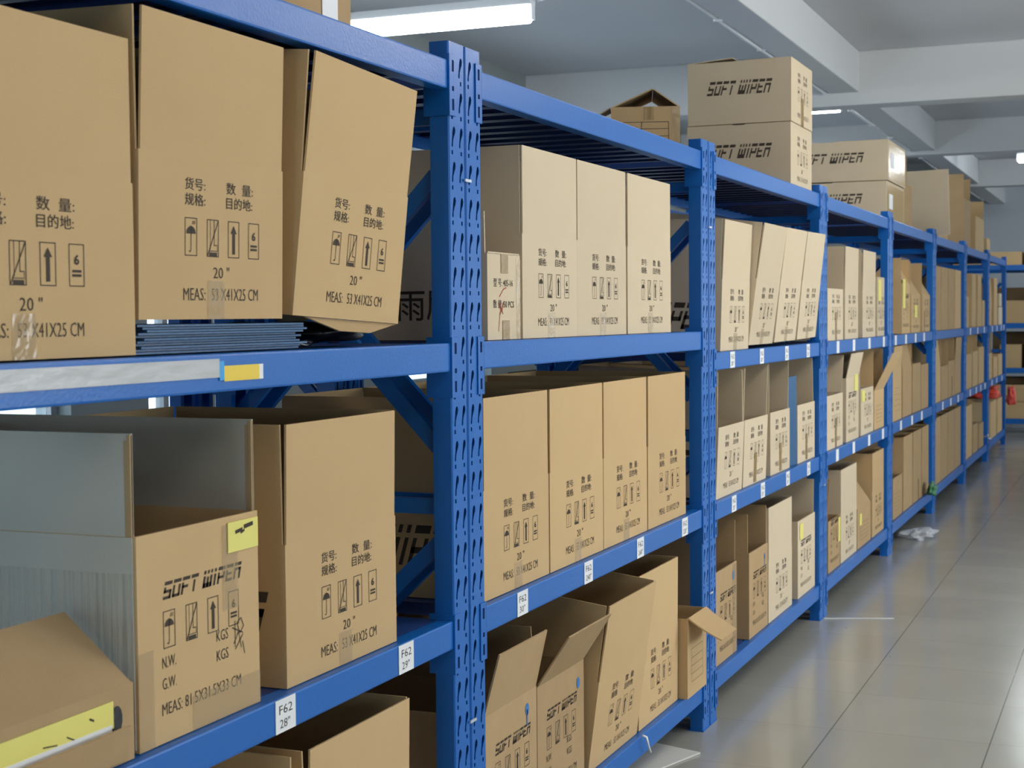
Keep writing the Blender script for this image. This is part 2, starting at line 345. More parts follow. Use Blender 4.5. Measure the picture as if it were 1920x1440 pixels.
def flap_mesh(L, ln, base, taper=0.0, curl=0.0):
    def mk():
        bm = bmesh.new(); n = 4; o, i = [], []
        for k in range(n + 1):
            t = k / n; x = L / 2 - taper * t; y = -curl * t * t
            for s in (-1, 1):
                o.append(bm.verts.new((s * x, y, ln * t))); i.append(bm.verts.new((s * x, y + T * .85, ln * t)))
        for k in range(n):
            a = 2 * k
            for q in ((o[a], o[a + 1], o[a + 3], o[a + 2]), (i[a], i[a + 2], i[a + 3], i[a + 1]), (o[a], o[a + 2], i[a + 2], i[a]), (o[a + 1], i[a + 1], i[a + 3], o[a + 3])): bm.faces.new(q)
        bm.faces.new((o[0], i[0], i[1], o[1])); bm.faces.new((o[-2], o[-1], i[-1], i[-2]))
        return mesh('carton_flap', bm, [base])
    return cached(('flap', round(L, 3), round(ln, 3), base.name, round(taper, 3), round(curl, 3)), mk)
def carton(x, z, label, w=0.41, d=0.53, h=0.255, front='20', side=None, flaps=(2, 2, 2, 2), fl=None, y=0.02, pitch=0, roll=0, yaw=0, base=KRAFT, group=None, tape=False, seed=0, curl=0.0, taper=0.0, loc=None):
    """flaps: outward angle in degrees of front, left, back, right flap (0 = upright, -90 = closed, None = folded down inside)"""
    if front == '20' and side is None and d > .5: side = BIGL
    root = thing('cardboard_box', label, 'box', loc or (x, y, z), (R(pitch), R(roll), R(yaw)), group)
    link('carton_body', body_mesh(w, d, h, front, side, base, seed), root)
    fl = fl or (.212 if w <= d else d / 2)
    flf = fl if isinstance(fl, tuple) else (fl, fl, fl, fl)
    for k, (ang, L, p, rz) in enumerate(zip(flaps, (w - .008, d - .012, w - .008, d - .012), ((0, 0, h), (-w / 2, d / 2, h), (0, d, h), (w / 2, d / 2, h)), (0, -90, 180, 90))):
        if ang is None: continue
        zz = h + (0.0035 * (1.0 if k in (0, 2) else 0.0) if ang <= -80 else 0.0)
        link('flap', flap_mesh(L, flf[k], base, taper, curl if k == 0 else 0), root, (p[0], p[1], zz), (R(ang), 0, R(rz)))
    if tape: add_tape(root, h)
    k = random.random()
    for o in root.children: o.color = (k, k, k, 1)
    return root
def sheet(name, parent, x0, x1, z0, z1, M, y=-0.0012, t=0.0008, loc=(0, 0, 0), rot=(0, 0, 0), extra=None):
    bm = bmesh.new(); bx(bm, x0, x1, y, y + t, z0, z1)
    mats = [M]
    if extra:
        put_print(bm, extra, lambda a, b: (a, y - 0.0004, b), 1); mats.append(INK)
    return link(name, mesh(name, bm, mats), parent, loc, rot)
def add_tape(root, h, x=0.0, M=None):
    M = M or TAPE
    return link('packing_tape', cached(('tape', M.name), lambda: tape_mesh(M)), root, (x, 0, 0))
def tape_mesh(M):
    bm = bmesh.new(); bx(bm, -.024, .024, -.0015, -.0008, 0, .062); return mesh('packing_tape', bm, [M])

# ------------------------------------------------------------------ racks
UW, UD, UH = 0.08, 0.045, 2.0
def upright_mesh():
    bm = bmesh.new(); P = 0.075; n = 26; z00 = 0.03
    def cell():
        b = bmesh.new()
        def loop(pts):
            vs = [b.verts.new((x, 0, z)) for x, z in pts]
            for i in range(len(vs)): b.edges.new((vs[i], vs[(i + 1) % len(vs)]))
        loop([(.003, 0), (UW - .003, 0), (UW - .003, P), (.003, P)])
        for s, cx in ((1, 0.022), (1, 0.060)):
            tilt = -0.0045 * s
            loop([(cx - 0.0065 - tilt, .062), (cx - 0.0026 - tilt, .066), (cx + 0.0026 - tilt, .065), (cx + 0.0059 - tilt, .058), (cx + 0.0059 - tilt * .5, .050), (cx + 0.0033, .044), (cx + 0.0026 + tilt, .034), (cx + 0.0020 + tilt, .024), (cx - 0.0013 + tilt, .021), (cx - 0.0052 + tilt, .024), (cx - 0.0052 + tilt * .6, .036), (cx - 0.0059, .044), (cx - 0.0072 - tilt * .5, .052)])
        for cx in (0.016, 0.062): loop([(cx - .0035, .006), (cx + .0035, .006), (cx + .0035, .015), (cx - .0035, .015)])
        bmesh.ops.triangle_fill(b, use_beauty=True, use_dissolve=False, edges=b.edges[:])
        g = bmesh.ops.extrude_face_region(b, geom=b.faces[:])
        bmesh.ops.translate(b, vec=(0, .0025, 0), verts=[v for v in g['geom'] if isinstance(v, bmesh.types.BMVert)])
        me = bpy.data.meshes.new('cell'); b.to_mesh(me); b.free(); return me
    me = cell()
    for k in range(n):
        nv = len(bm.verts); bm.from_mesh(me); bm.verts.ensure_lookup_table()
        bmesh.ops.translate(bm, vec=(0, 0, z00 + k * P), verts=bm.verts[nv:])
    bpy.data.meshes.remove(me)
    bx(bm, .003, UW - .003, 0, .0025, 0, z00); bx(bm, .003, UW - .003, 0, .0025, z00 + n * P, UH)
    for a, b in ((0, .003), (UW, UW - .003)):
        q = [bm.verts.new(p) for p in ((a, .003, 0), (b, 0, 0), (b, 0, UH), (a, .003, UH))]; bm.faces.new(q if a == 0 else q[::-1])
    bx(bm, 0, .0025, .003, UD, 0, UH); bx(bm, UW - .0025, UW, .003, UD, 0, UH)
    bx(bm, .0025, .018, UD - .0025, UD, 0, UH); bx(bm, UW - .018, UW - .0025, UD - .0025, UD, 0, UH)
    bx(bm, -.002, UW + .002, -.002, UD + .01, 0, .004)
    return mesh('upright', bm, [STEEL])
BH = 0.062
def beam_mesh(L):
    bm = bmesh.new(); bx(bm, 0, L, 0.001, 0.040, -BH, 0, 0, 0.004); return mesh('beam', bm, [STEEL])
def connector_mesh(sgn):
    # L plate: one leg over the face of the upright, one along its inner side; slot shade laid on as three dark bars
    bm = bmesh.new(); zt, zb = 0.012, -0.118
    a, b = (0.0, -0.030 * sgn)
    x0, x1 = min(a, b), max(a, b)
    bx(bm, x0, x1, -.0035, -.0005, zb, zt, 0, .0012)
    xs = sorted((0.0, .003 * sgn)); bx(bm, xs[0], xs[1], -.0035, .058, zb, zt)
    for z in (-.012, -.053, -.094):
        c = (x0 + x1) / 2; bx(bm, c - .004, c + .004, -.0042, -.0034, z - .012, z + .012 if z != -.053 else z - .002, 1)
    return mesh('beam_connector', bm, [STEEL, SLOT_SHADE])
def panel_mesh(L, D):
    bm = bmesh.new(); bx(bm, 0, L, .041, D - .041, -.002, 0)
    n = 15; p = L / n
    for k in range(n):
        bx(bm, k * p + .002, k * p + .0045, .041, D - .041, -.028, -.002); bx(bm, (k + 1) * p - .0045, (k + 1) * p - .002, .041, D - .041, -.028, -.002); bx(bm, (k + 1) * p - .022, (k + 1) * p - .002, .041, D - .041, -.029, -.028); bx(bm, k * p + .002, k * p + .022, .041, D - .041, -.029, -.028)
    return mesh('shelf_panel', bm, [PANEL])
def brace_mesh(key, a, b):
    def mk():
        bm = bmesh.new(); bar(bm, a, b, .034, .018); return mesh('brace', bm, [STEEL])
    return cached(('brace',) + key, mk)
UPR = upright_mesh()
MIN, MID = 1.358, 1.282
def rack(x0, x1, levels, label, D=0.60, y=0.0, rotz=0.0, origin=None, group='blue steel shelving racks'):
    root = thing('storage_rack', label, 'rack', origin or (x0, y, 0), (0, 0, rotz), group); Wd = x1 - x0
    for px in (0, Wd - UW):
        link('upright', UPR, root, (px, 0, 0)); link('upright', UPR, root, (px + UW, D, 0), (0, 0, math.pi))
        xc = px + UW / 2
        for k, (a, b) in enumerate((((0, .05, .12), (0, D - .05, .45)), ((0, D - .05, .45), (0, .05, .92)), ((0, .05, 1.13), (0, D - .05, 1.66)), ((0, D - .05, 1.2), (0, .05, 1.72)), ((0, .04, 1.845), (0, D - .04, 1.845)), ((0, .04, 1.0), (0, D - .04, 1.0)))):
            link('brace', brace_mesh((k, D), a, b), root, (xc, 0, 0))
    L = Wd - 2 * UW
    bme = cached(('beam', round(L, 3)), lambda: beam_mesh(L)); pme = cached(('panel', round(L, 3), D), lambda: panel_mesh(L, D))
    c0 = cached('conn+', lambda: connector_mesh(1)); c1 = cached('conn-', lambda: connector_mesh(-1))
    for z in levels:
        b = link('beam', bme, root, (UW, 0, z)); link('beam_connector', c0, b, (0, 0, 0)); link('beam_connector', c1, b, (L, 0, 0))
        b = link('beam', bme, root, (UW + L, D, z), (0, 0, math.pi)); link('beam_connector', c0, b); link('beam_connector', c1, b, (L, 0, 0))
        link('shelf_panel', pme, root, (UW, 0, z - .0005))
    return root
def label_mesh(lines, wd=0.066, hg=0.058):
    def mk():
        bm = bmesh.new(); bx(bm, 0, wd, -.0012, 0, -hg, 0)
        if lines:
            put_print(bm, [shift(fit_text(lines[0], wd * .66, .016, bold=-.004), wd * .17, -.026), shift(fit_text(lines[1], wd * (.5 if len(lines[1]) < 4 else .6), .015, bold=-.004), wd * .2, -.050)], lambda a, b: (a, -.0016, b), 1)
        return mesh('shelf_sticker', bm, [WHITE, INK])
    return cached(('lab', lines, wd), mk)
def sticker(root, X, z, lines, x0): link('shelf_sticker', label_mesh(lines), root, (X - x0, .0005, z - .002))
LV_A, LV_B = (1.96, MIN, .759, .165), (1.96, MID, .759, .165)
ORD = ['first', 'second', 'third', 'fourth', 'fifth', 'sixth', 'seventh', 'eighth']
EXTRA = ['with yellow-ended tape strip on upper beam', 'with four stickers on its middle beam', 'under the stacked block-lettered cartons', 'with white stickers on two beams', 'holding cartons with flaps leaning back', 'packed tight with brown cartons', 'with a white strap on its bottom shelf', 'holding the red plastic bag']
RACKS = []
for k in range(8):
    a, b = -2 + 2 * k + (.003 if k < 2 else .007), 2 * k - (.003 if k < 1 else .007)
    r = rack(a, b, LV_A if k < 2 else LV_B, ('blue steel rack nearest the camera ' if k == 0 else '%s blue steel rack from the camera ' % ORD[k]) + EXTRA[k]); RACKS.append((r, a))
def stick(k, level, items):
    r, a = RACKS[k]
    for X, lines in items: sticker(r, X, level, lines, a)
stick(0, .759, ((-.814, ('F62', '28"')), (-.347, ('F62', '29"'))))
stick(1, .759, ((.275, ('F62', '30"')), (.742, ('F62', '240"')), (1.196, ('F62', '260"')), (1.666, ('F62', '220"'))))
stick(2, MID, [(x - .03, ('F62', '20"')) for x in (2.317, 2.771, 3.217, 3.649)]); stick(2, .759, [(x - .03, ('F62', '20"')) for x in (2.335, 2.785, 3.235, 3.66)])
stick(3, MID, [(x - .03, None) for x in (4.354, 4.792, 5.263, 5.752)]); stick(3, .759, [(x - .03, None) for x in (4.34, 4.79, 5.26, 5.73)])
stick(4, MID, [(x - .03, None) for x in (6.2, 6.62, 7.05, 7.46)]); stick(4, .759, [(x - .03, None) for x in (6.42, 6.9, 7.36)])
stick(5, .759, [(x - .03, None) for x in (8.5, 9.0, 9.5)]); stick(6, MID, [(x - .03, None) for x in (10.4, 11.0, 11.6)]); stick(6, .759, [(x - .03, None) for x in (10.4, 10.9, 11.3, 11.7)])
stick(7, MID, [(x - .03, None) for x in (12.4, 12.9, 13.4, 13.7)]); stick(7, .759, [(x - .03, None) for x in (12.4, 12.9, 13.5)])
# long tape strip with a yellow end on the upper beam of the near rack, and the tie clips between racks
r0, a0 = RACKS[0]
bm = bmesh.new(); bx(bm, -1.84 - a0, -.968 - a0, -.0012, 0, MIN - .038, MIN - .008); bm2 = bmesh.new(); bx(bm2, -.955 - a0, -.850 - a0, -.0016, -.0002, MIN - .045, MIN - .020)
link('tape_strip', mesh('tape_strip', bm, [FILM]), r0); o = link('yellow_tape_end', mesh('yellow_tape_end', bm2, [YTAPE]), r0); o['label'] = 'yellow tape end'
bm = bmesh.new(); bx(bm, -.968 - a0, -.955 - a0, -.0015, 0, MIN - .043, MIN - .012); bx(bm, -.850 - a0, -.838 - a0, -.0015, 0, MIN - .045, MIN - .020, 1)
link('tape_strip', mesh('tape_strip', bm, [mat('bright_blue_tape', (.03, .35, .75), .3), WHITE]), r0)
cl = cached('clip', lambda: (lambda b: (bx(b, -.016, .016, -.006, -.002, -.003, .003), mesh('tie_clip', b, [ZINC]))[1])(bmesh.new()))
for k, zs in ((1, (1.71, .52)), (2, (1.71, .46)), (3, (.62,)),):
    for z in zs: link('tie_clip', cl, RACKS[k][0], (0, 0, z))

# second row of racks standing back to back behind the first
REAR = []
for k, j in enumerate((-2.9, -.9, 1.1, 3.1, 5.1)):
    REAR.append(rack(j + .01, j + 1.99, (1.96, 1.30, .50, .12), 'blue steel rack of the rear row, %s from the window end' % ORD[k], .6, .90, group='rear row racks'))
# rack standing crosswise at the end of the aisle
FARX = 15.6
for k, y1 in enumerate((1.55, -.46)):
    rack(0, 1.98, LV_B, ['far crosswise blue rack seen past the end of the row', 'far crosswise blue rack across the end of the aisle'][k], .6, 0, R(-90), (FARX, y1, 0), group='far crosswise racks')

for k, y1 in enumerate((1.55, -.46)):  # unseen racks added to carry the cartons that darken the background
    rack(0, 1.98, LV_B, ['added blue rack behind the far crosswise rack beside the row', 'added blue rack behind the far crosswise rack on the aisle side'][k], .6, 0, R(-90), (FARX + .66, y1, 0), group='far crosswise racks')

# ------------------------------------------------------------------ the goods
def lab(desc, n, shelf, k): return '%s, %s on %s shelf of %s rack' % (desc, n, shelf, 'the nearest' if k == 0 else 'the ' + ORD[k])
G20 = 'plain brown cartons on the racks'
UPF = (1, 0, 0, 0)
# --- nearest rack, upper shelf
carton(-1.402, 1.361, 'tall carton with upright flaps standing straight, leftmost on the upper shelf of nearest rack', w=.488, flaps=(0, 1, 0, 0), tape=True, group=G20, seed=1)
b = carton(-.944, 1.4135, 'tall carton standing on a pile of blue plastic sheets, nearest rack', flaps=(1, 2, -2, 1), pitch=1.2, group=G20, tape=True, seed=2)
c = carton(-.499, 1.410, 'tall carton tilted forward on a black plastic bag, nearest rack', flaps=(1, 2, 0, 1), pitch=4.6, roll=2.6, group=G20, seed=3)
link('flap', flap_mesh(.36, .022, KRAFT_DEEP, .12), c, (.03, .010, -.002), (R(165), 0, 0))
for k in range(11):
    bm = bmesh.new(); dx, dy = random.uniform(-.015, .015), random.uniform(-.008, .012); bx(bm, -.24, .24, 0, .38, 0, .0032)
    tag(link('plastic_sheet', mesh('plastic_sheet', bm, [BLUEPLAST]), None, (-.885 + dx, .035 + dy, 1.3605 + k * .0042), (0, 0, R(random.uniform(-1.2, 1.2)))), 'thin blue plastic sheet in the pile under a carton on the nearest rack', 'plastic sheet', 'blue plastic sheets in the pile')
def blob(name, label, cat, loc, sx, sy, sz, M, seed, rough=.25, sub=4, group=None):
    rnd = random.Random(seed); bm = bmesh.new(); bmesh.ops.create_icosphere(bm, subdivisions=sub, radius=1)
    ph = [(Vector((rnd.uniform(-1, 1), rnd.uniform(-1, 1), rnd.uniform(-1, 1))) * rnd.uniform(3, 9), rnd.uniform(0, 6)) for _ in range(9)]
    for v in bm.verts:
        p = v.co.copy(); k = 1 + rough * sum(math.sin(q.dot(p) + f) for q, f in ph) / 5
        v.co = Vector((p.x * k * sx, p.y * k * sy, max(p.z * k * sz, -sz * .75) + sz * .75))
    for f in bm.faces: f.smooth = True
    return tag(link(name, mesh(name, bm, [M]), None, loc), label, cat, group)
blob('plastic_bag', 'crumpled black plastic bag under the tilted carton on nearest rack', 'bag', (-.44, .25, 1.3605), .15, .19, .027, BLACKBAG, 5, .3)
# --- nearest rack, middle shelf: the big worn carton, a low carton before it, a tall carton
wb = carton(-.9985, .7605, 'big worn block-lettered carton with yellow note and grey-lit open flaps', w=.337, d=.60, h=.328, front='wiper', flaps=(None, 0, 4, 0), fl=.155, base=KRAFT, seed=4, group=None)
for o in list(wb.children):
    if o.name.startswith('flap'): o.data = flap_mesh(.588 if abs(o.location.x) > .01 else .329, .155, KRAFT_COOL_LIT)
sheet('fluted_side', wb, 0, .59, .005, .272, FLUTED, -.0035, .003, (-.1685, .595, 0), (0, 0, R(-90)))
sheet('side_band', wb, 0, .59, .272, .327, KRAFT_COOL_LIT, -.003, .0025, (-.1685, .595, 0), (0, 0, R(-90)))
sheet('yellow_note', wb, .075, .166, .268, .318, YELLOW, -.0025, .001, extra=[stroke((.096, .300), (.118, .303), .006), stroke((.122, .306), (.150, .309), .007), stroke((.112, .297), (.124, .301), .004)])
sheet('packing_tape', wb, .06, .105, .175, .315, TAPE, -.0016, .0006); sheet('packing_tape', wb, -.03, .1685, -.0, .055, TAPE, -.0016, .0006); sheet('packing_tape', wb, -.168, -.13, .0, .15, TAPE, -.0016, .0006)
for xx, L in ((-.1685, .155), (.164, .155)):
    bm = bmesh.new()
    for q in range(5): bx(bm, xx - .002 + .0012 * q, xx + .0035 + .0008 * q, .006 + .006 * q, .012 + .0065 * q, .326, .326 + L * (1 - .05 * (q % 3)))
    o = link('torn_edge', mesh('torn_edge', bm, [KRAFT_DEEP]), wb); o['label'] = 'torn layered flap edge'
bm = bmesh.new(); S2 = [((.085, .108), (.117, .094)), ((.094, .118), (.094, .074)), ((.100, .113), (.112, .120)), ((.112, .120), (.120, .105)), ((.120, .105), (.108, .095)), ((.108, .095), (.100, .113)), ((.090, .080), (.104, .098)), ((.104, .098), (.112, .070)), ((.094, .070), (.118, .092)), ((.116, .080), (.122, .058))]
for a, q in S2: put_print(bm, [stroke((a[0], a[1] + .035), (q[0], q[1] + .035), .0016)], lambda x, y: (x, -.0011, y), 0)
link('ink_scribble', mesh('ink_scribble', bm, [INK]), wb)
lc = carton(-1.392, .7605, 'low damaged carton with raised front flap and yellow strip, nearest rack', w=.41, d=.155, h=.115, front=None, flaps=(-51, None, None, None), fl=.155, y=.015, base=KRAFT_DEEP, seed=6)
sheet('yellow_strip', lc, -.14, .155, .058, .098, YELLOW, -.002, .001, extra=[stroke((.0, .07), (.03, .066), .002), stroke((.05, .072), (.07, .062), .002), stroke((.1, .085), (.11, .08), .003)])
sheet('paper_edge', lc, -.10, .15, .052, .064, WHITE, -.0026, .0008)
bm = bmesh.new(); bmesh.ops.create_circle(bm, cap_ends=True, radius=.014, segments=14); bmesh.ops.transform(bm, matrix=Matrix.Rotation(R(90), 4, 'X') @ Matrix.Scale(1.5, 4, (0, 1, 0)), verts=bm.verts[:])  # flat dark disc paints the shade inside the torn hole
o = link('hole_shade', mesh('hole_shade', bm, [BLACKBAG]), lc, (.163, -.0012, .068)); o['label'] = 'dark disc for the shade in a torn hand hole'
link('flap', flap_mesh(.30, .055, KRAFT_DEEP, .01), lc, (.03, -.007, .006), (R(15), 0, 0))
carton(-.5285, .7605, 'tall carton with upright flaps and numbered stickers below, middle shelf of nearest rack', w=.425, side=BIGL, flaps=(1, 1, 0, 2), tape=True, group=G20, seed=7)
# --- nearest rack, bottom shelf
carton(-.47, .1665, 'tall dim carton just left of the post, bottom shelf of nearest rack', flaps=(1, 3, -6, 1), group=G20, seed=8)
carton(-.93, .1665, 'half-hidden carton with sagging flap, bottom shelf of nearest rack', flaps=(-60, 2, 0, 1), group=G20, seed=9)
carton(-1.40, .1665, 'carton mostly below the frame, leftmost on bottom shelf of nearest rack', flaps=(-70, 0, 0, 0), group=G20, seed=1)
# --- second rack, upper shelf
f = carton(.258, 1.3595, 'small pale closed carton with red pencil marks beside the post, second rack', w=.196, d=.40, h=.20, front='model', side=(-.15, .056, .168, .052), flaps=(-90, 2, -90, None), fl=(.095, .095, .09, .09), base=KRAFT_PALE_LIT, seed=10)
bm = bmesh.new()
for a, q in (((-.03, .100), (-.005, .118)), ((-.005, .118), (.012, .122)), ((-.035, .085), (-.008, .060)), ((-.028, .058), (-.004, .088)), ((-.02, .09), (-.036, .02)), ((-.012, .040), (.008, .034)), ((.008, .034), (.028, .042)), ((-.016, .065), (-.004, .088))): put_print(bm, [stroke(a, q, .0022)], lambda x, y: (x, -.0011, y), 0)
link('pencil_marks', mesh('pencil_marks', bm, [RED_INK]), f)
sheet('packing_tape', f, -.02, .022, .155, .2, BTAPE, -.0016, .0006); sheet('packing_tape', f, -.012, .03, 0, .045, BTAPE, -.0016, .0006); sheet('packing_tape', f, .075, .0975, 0, .19, TAPE, -.0016, .0006)
b2 = 'tall carton with upright flaps, %s on the upper shelf of the second rack'
carton(.565, 1.3595, 'tall carton with upright flaps beside the small pale carton, second rack', w=.385, flaps=(0, 0, 0, 0), tape=True, group=G20, base=KRAFT_PALE_LIT, seed=1)
carton(.963, 1.3595, b2 % 'third', flaps=(0, 0, 0, 0), tape=True, group=G20, base=KRAFT_PALE_LIT, seed=2)
carton(1.40, 1.3595, b2 % 'last', w=.435, flaps=(0, 0, 0, 0), tape=True, group=G20, base=KRAFT_PALE_LIT, seed=3)
# --- second rack, middle shelf
for k, (x, w, n) in enumerate(((.331, .41, 'first'), (.750, .41, 'second'), (1.160, .40, 'third'), (1.575, .41, 'fourth'))):
    carton(x, .7605, 'tall carton in the row of four, %s along the middle shelf of the second rack' % n, w=w, flaps=(0, 1, 0, 0), tape=k != 3, group=G20, seed=k, base=KRAFT)
# --- second rack, bottom shelf
def blot(root, x, z, r=.014, drip=True):
    bm = bmesh.new(); put_print(bm, [([(x + r * math.cos(a), z + r * 1.25 * math.sin(a)) for a in [i * math.pi / 7 for i in range(14)]], [list(range(14))])], lambda a, b: (a, -.0012, b), 0)
    if drip: put_print(bm, [quad(x - .004, z - .04, x + .002, z)], lambda a, b: (a, -.0012, b), 0)
    link('ink_spot', mesh('ink_spot', bm, [BLUE_INK]), root)
w1 = carton(.279, .1665, 'block-lettered carton with raised front flap beside the post, bottom of second rack', w=.327, d=.56, h=.328, front='wiper', flaps=(14, None, 2, None), fl=.15, base=KRAFT_DEEP, seed=11, taper=.01); blot(w1, .10, .285, .012)
w2 = carton(.617, .1665, 'block-lettered carton with front flap folded outward and blue spot, bottom of second rack', w=.34, d=.56, h=.322, front='wiper', flaps=(33, 4, 0, None), fl=.155, base=KRAFT_DEEP, seed=12, taper=.006); blot(w2, .125, .268, .012, False)
carton(1.03, .1665, 'tall carton leaning forward, third on the bottom shelf of the second rack', w=.43, flaps=(1, 0, 0, 1), pitch=7.6, group=G20, seed=1)
carton(1.472, .1665, 'tall upright carton, fourth on the bottom shelf of the second rack', flaps=(0, 0, 0, 0), pitch=.5, group=G20, seed=2)
sb = carton(1.797, .1665, 'small open carton with front flap hanging out over the beam', w=.225, d=.42, h=.262, y=-.012, front='small', flaps=(128, None, 0, None), fl=.125, base=KRAFT, seed=13, curl=-.015, taper=.012)
# --- third rack
u3 = 'tall carton leaning forward, %s on the upper shelf of the third rack'
carton(2.43, 1.2835, 'tall upright carton, first on the upper shelf of the third rack', pitch=1.8, group=G20, seed=1, base=KRAFT_PALE_LIT, flaps=UPF, tape=True)
for k, (x, p, z, n) in enumerate(((2.84, 7.4, 1.296, 'second'), (3.275, 6.3, 1.300, 'third'), (3.71, 5.6, 1.305, 'last'))): carton(x, z, u3 % n, w=.40, pitch=p, roll=-.4 * k, group=G20, seed=k + 2, base=KRAFT_PALE_LIT, flaps=UPF, tape=True)
blob('plastic_bag', 'flattened dark plastic bag under leaning cartons on third rack', 'bag', (3.2, .24, 1.2825), .46, .17, .012, BLACKBAG, 9, .25)
m3 = 'open carton with side flaps up, %s on the middle shelf of the third rack'
x3 = [carton(2.345, .7605, m3 % 'first', w=.37, flaps=(None, 6, 0, -12), fl=.198, seed=1, base=KRAFT_PALE_LIT, pitch=2.5), carton(2.735, .7605, m3 % 'second', w=.375, flaps=(None, 0, 0, 0), fl=.196, seed=2, base=KRAFT_PALE_LIT, pitch=2), carton(3.185, .7605, m3 % 'third', w=.36, flaps=(None, 0, 0, 2), fl=.198, seed=3, base=KRAFT_PALE_LIT), carton(3.71, .7605, m3 % 'last', w=.37, flaps=(None, None, -8, -6), fl=.198, seed=4, base=KRAFT_PALE_LIT)]
for q in x3[1:]: sheet('packing_tape', q, -.02, .02, .005, .12, BTAPE, -.0016, .0006)
bm = bmesh.new(); bx(bm, -.055, .055, 0, .006, 0, .385, 0, .001)
tag(link('plastic_board', mesh('plastic_board', bm, [BLUEPLAST]), None, (3.452, .025, .7605), (0, R(-1.5), R(-8))), 'blue plastic board standing on edge between two cartons, third rack', 'plastic board')
q1 = carton(2.30, .1665, 'block-lettered carton with blue spot beside the post, bottom of third rack', w=.30, d=.56, h=.335, front='wiper', flaps=(None, 0, 0, 2), fl=.15, base=KRAFT_DEEP, seed=5); blot(q1, .10, .29, .014, False); sheet('packing_tape', q1, .09, .15, 0, .33, TAPE, -.0016, .0006)
q2 = carton(2.80, .1665, 'block-lettered carton with blue drip, second on bottom shelf of third rack', w=.31, d=.56, h=.332, front='wiper', flaps=(None, 0, 0, 0), fl=.15, base=KRAFT_DEEP, seed=6); blot(q2, .10, .285, .010)
carton(3.19, .1665, 'tall upright carton, third on the bottom shelf of the third rack', w=.44, flaps=(0, 0, 0, 0), group=G20, seed=7, base=KRAFT_PALE_LIT)
q4 = carton(3.715, .1665, 'block-lettered carton with yellow note beside the post, bottom of third rack', w=.37, d=.56, h=.34, front='wiper', flaps=(None, None, 0, 2), fl=.15, base=KRAFT_PALE_LIT, seed=8); sheet('yellow_note', q4, -.15, -.08, .255, .325, YELLOW, -.0025, .001)
# --- fourth rack
def row(k, shelf, z, items):
    for n, (x, w, h, d, front, fl, kw) in enumerate(items):
        desc = kw.pop('desc', None) or ('tall brown carton' if fl[0] is not None and abs(fl[0]) < 20 else 'open brown carton')
        nth = ['first', 'second', 'third', 'fourth', 'fifth'][n] if n < len(items) - 1 else 'last'
        tp = kw.pop('tp', None); nt = kw.pop('note', None)
        cap = {'upper': 1.88, 'middle': 1.213, 'bottom': .69}[shelf] - z - .002 - h
        if kw.get('fl', .212) > cap: kw['fl'] = cap
        q = carton(x, z + .0015, lab(desc, nth, shelf, k), w=w, d=d, h=h, front=front, flaps=fl, group=G20, seed=n, **kw)
        if tp: sheet('packing_tape', q, tp - .02, tp + .02, 0, h * .55, BTAPE, -.0016, .0006)
        if nt: sheet('yellow_note', q, nt[0], nt[1], nt[2], nt[3], YELLOW, -.0025, .001)
N = None
PL = dict(base=KRAFT_PALE_LIT); OL = dict(base=KRAFT_DEEP)
row(3, 'upper', MID, [(4.40, .40, .25, .53, '20', (N, 8, 0, N), dict(desc='short open carton', base=KRAFT_PALE_LIT, tp=.01)), (4.84, .38, .255, .53, '20', UPF, dict(PL)), (5.375, .41, .255, .53, '20', UPF, dict(PL)), (5.775, .25, .33, .40, '20', (-90, N, -90, N), dict(desc='narrow closed carton with yellow note', base=KRAFT_PALE_LIT, note=(-.10, .0, .20, .32), fl=.13))])
row(3, 'middle', .759, [(4.39, .41, .26, .53, '20', (N, 3, 0, 18), dict(desc='open carton with sloping side', base=KRAFT_PALE_LIT, tp=.02)), (4.87, .36, .325, .5, 'wiper', (12, N, 0, 6), dict(desc='block-lettered carton with raised flap', base=KRAFT_PALE_LIT, fl=.14, note=(.05, .14, .25, .36))), (5.32, .40, .25, .53, '20', (N, 2, 0, N), dict(desc='open carton with yellow notes', base=KRAFT_PALE_LIT, tp=.0, note=(-.18, -.08, .18, .24))), (5.72, .34, .22, .5, 'small', (26, 0, 0, 0), dict(desc='carton with long flap leaning out', base=KRAFT, fl=.24))])
row(3, 'bottom', .165, [(4.37, .30, .25, .5, 'wiper', (N, -20, 0, N), dict(desc='low taped carton', base=KRAFT_DEEP, note=(.10, .15, .12, .24))), (4.77, .45, .255, .53, '20', (0, 0, 0, 0), dict(base=KRAFT_PALE_LIT)), (5.23, .42, .21, .53, 'small', (-35, N, -20, N), dict(desc='low carton with sagging lid', base=KRAFT_DEEP, note=(-.15, -.09, .12, .18))), (5.69, .40, .255, .53, '20', (0, 0, 0, 0), dict(base=KRAFT))])
# --- fifth rack
row(4, 'upper', MID, [(6.76, .34, .31, .53, 'wiper', (-30, 2, 0, 0), dict(desc='block-lettered carton with yellow note', base=KRAFT, note=(-.15, -.04, .16, .34), fl=.16)), (7.20, .41, .25, .53, '20', (-32, 2, 0, N), dict(desc='carton with flap leaning back', base=KRAFT, note=(-.06, .06, .10, .18))), (7.72, .38, .25, .53, '20', (-32, 2, 0, N), dict(desc='carton with flap leaning back', base=KRAFT, tp=-.1))])
row(4, 'middle', .759, [(6.40, .34, .33, .53, 'small', (4, 3, 0, 0), dict(desc='tall taped carton', base=KRAFT, fl=.15, tp=.0)), (6.83, .38, .30, .53, None, (-10, 0, 0, 2), dict(desc='brown carton with raised flap', base=KRAFT_DEEP)), (7.26, .38, .32, .53, None, (N, 2, 0, N), dict(desc='plain dim carton', base=KRAFT_DEEP)), (7.66, .36, .30, .53, None, (-90, N, -90, N), dict(desc='plain closed carton', base=KRAFT_DEEP))])
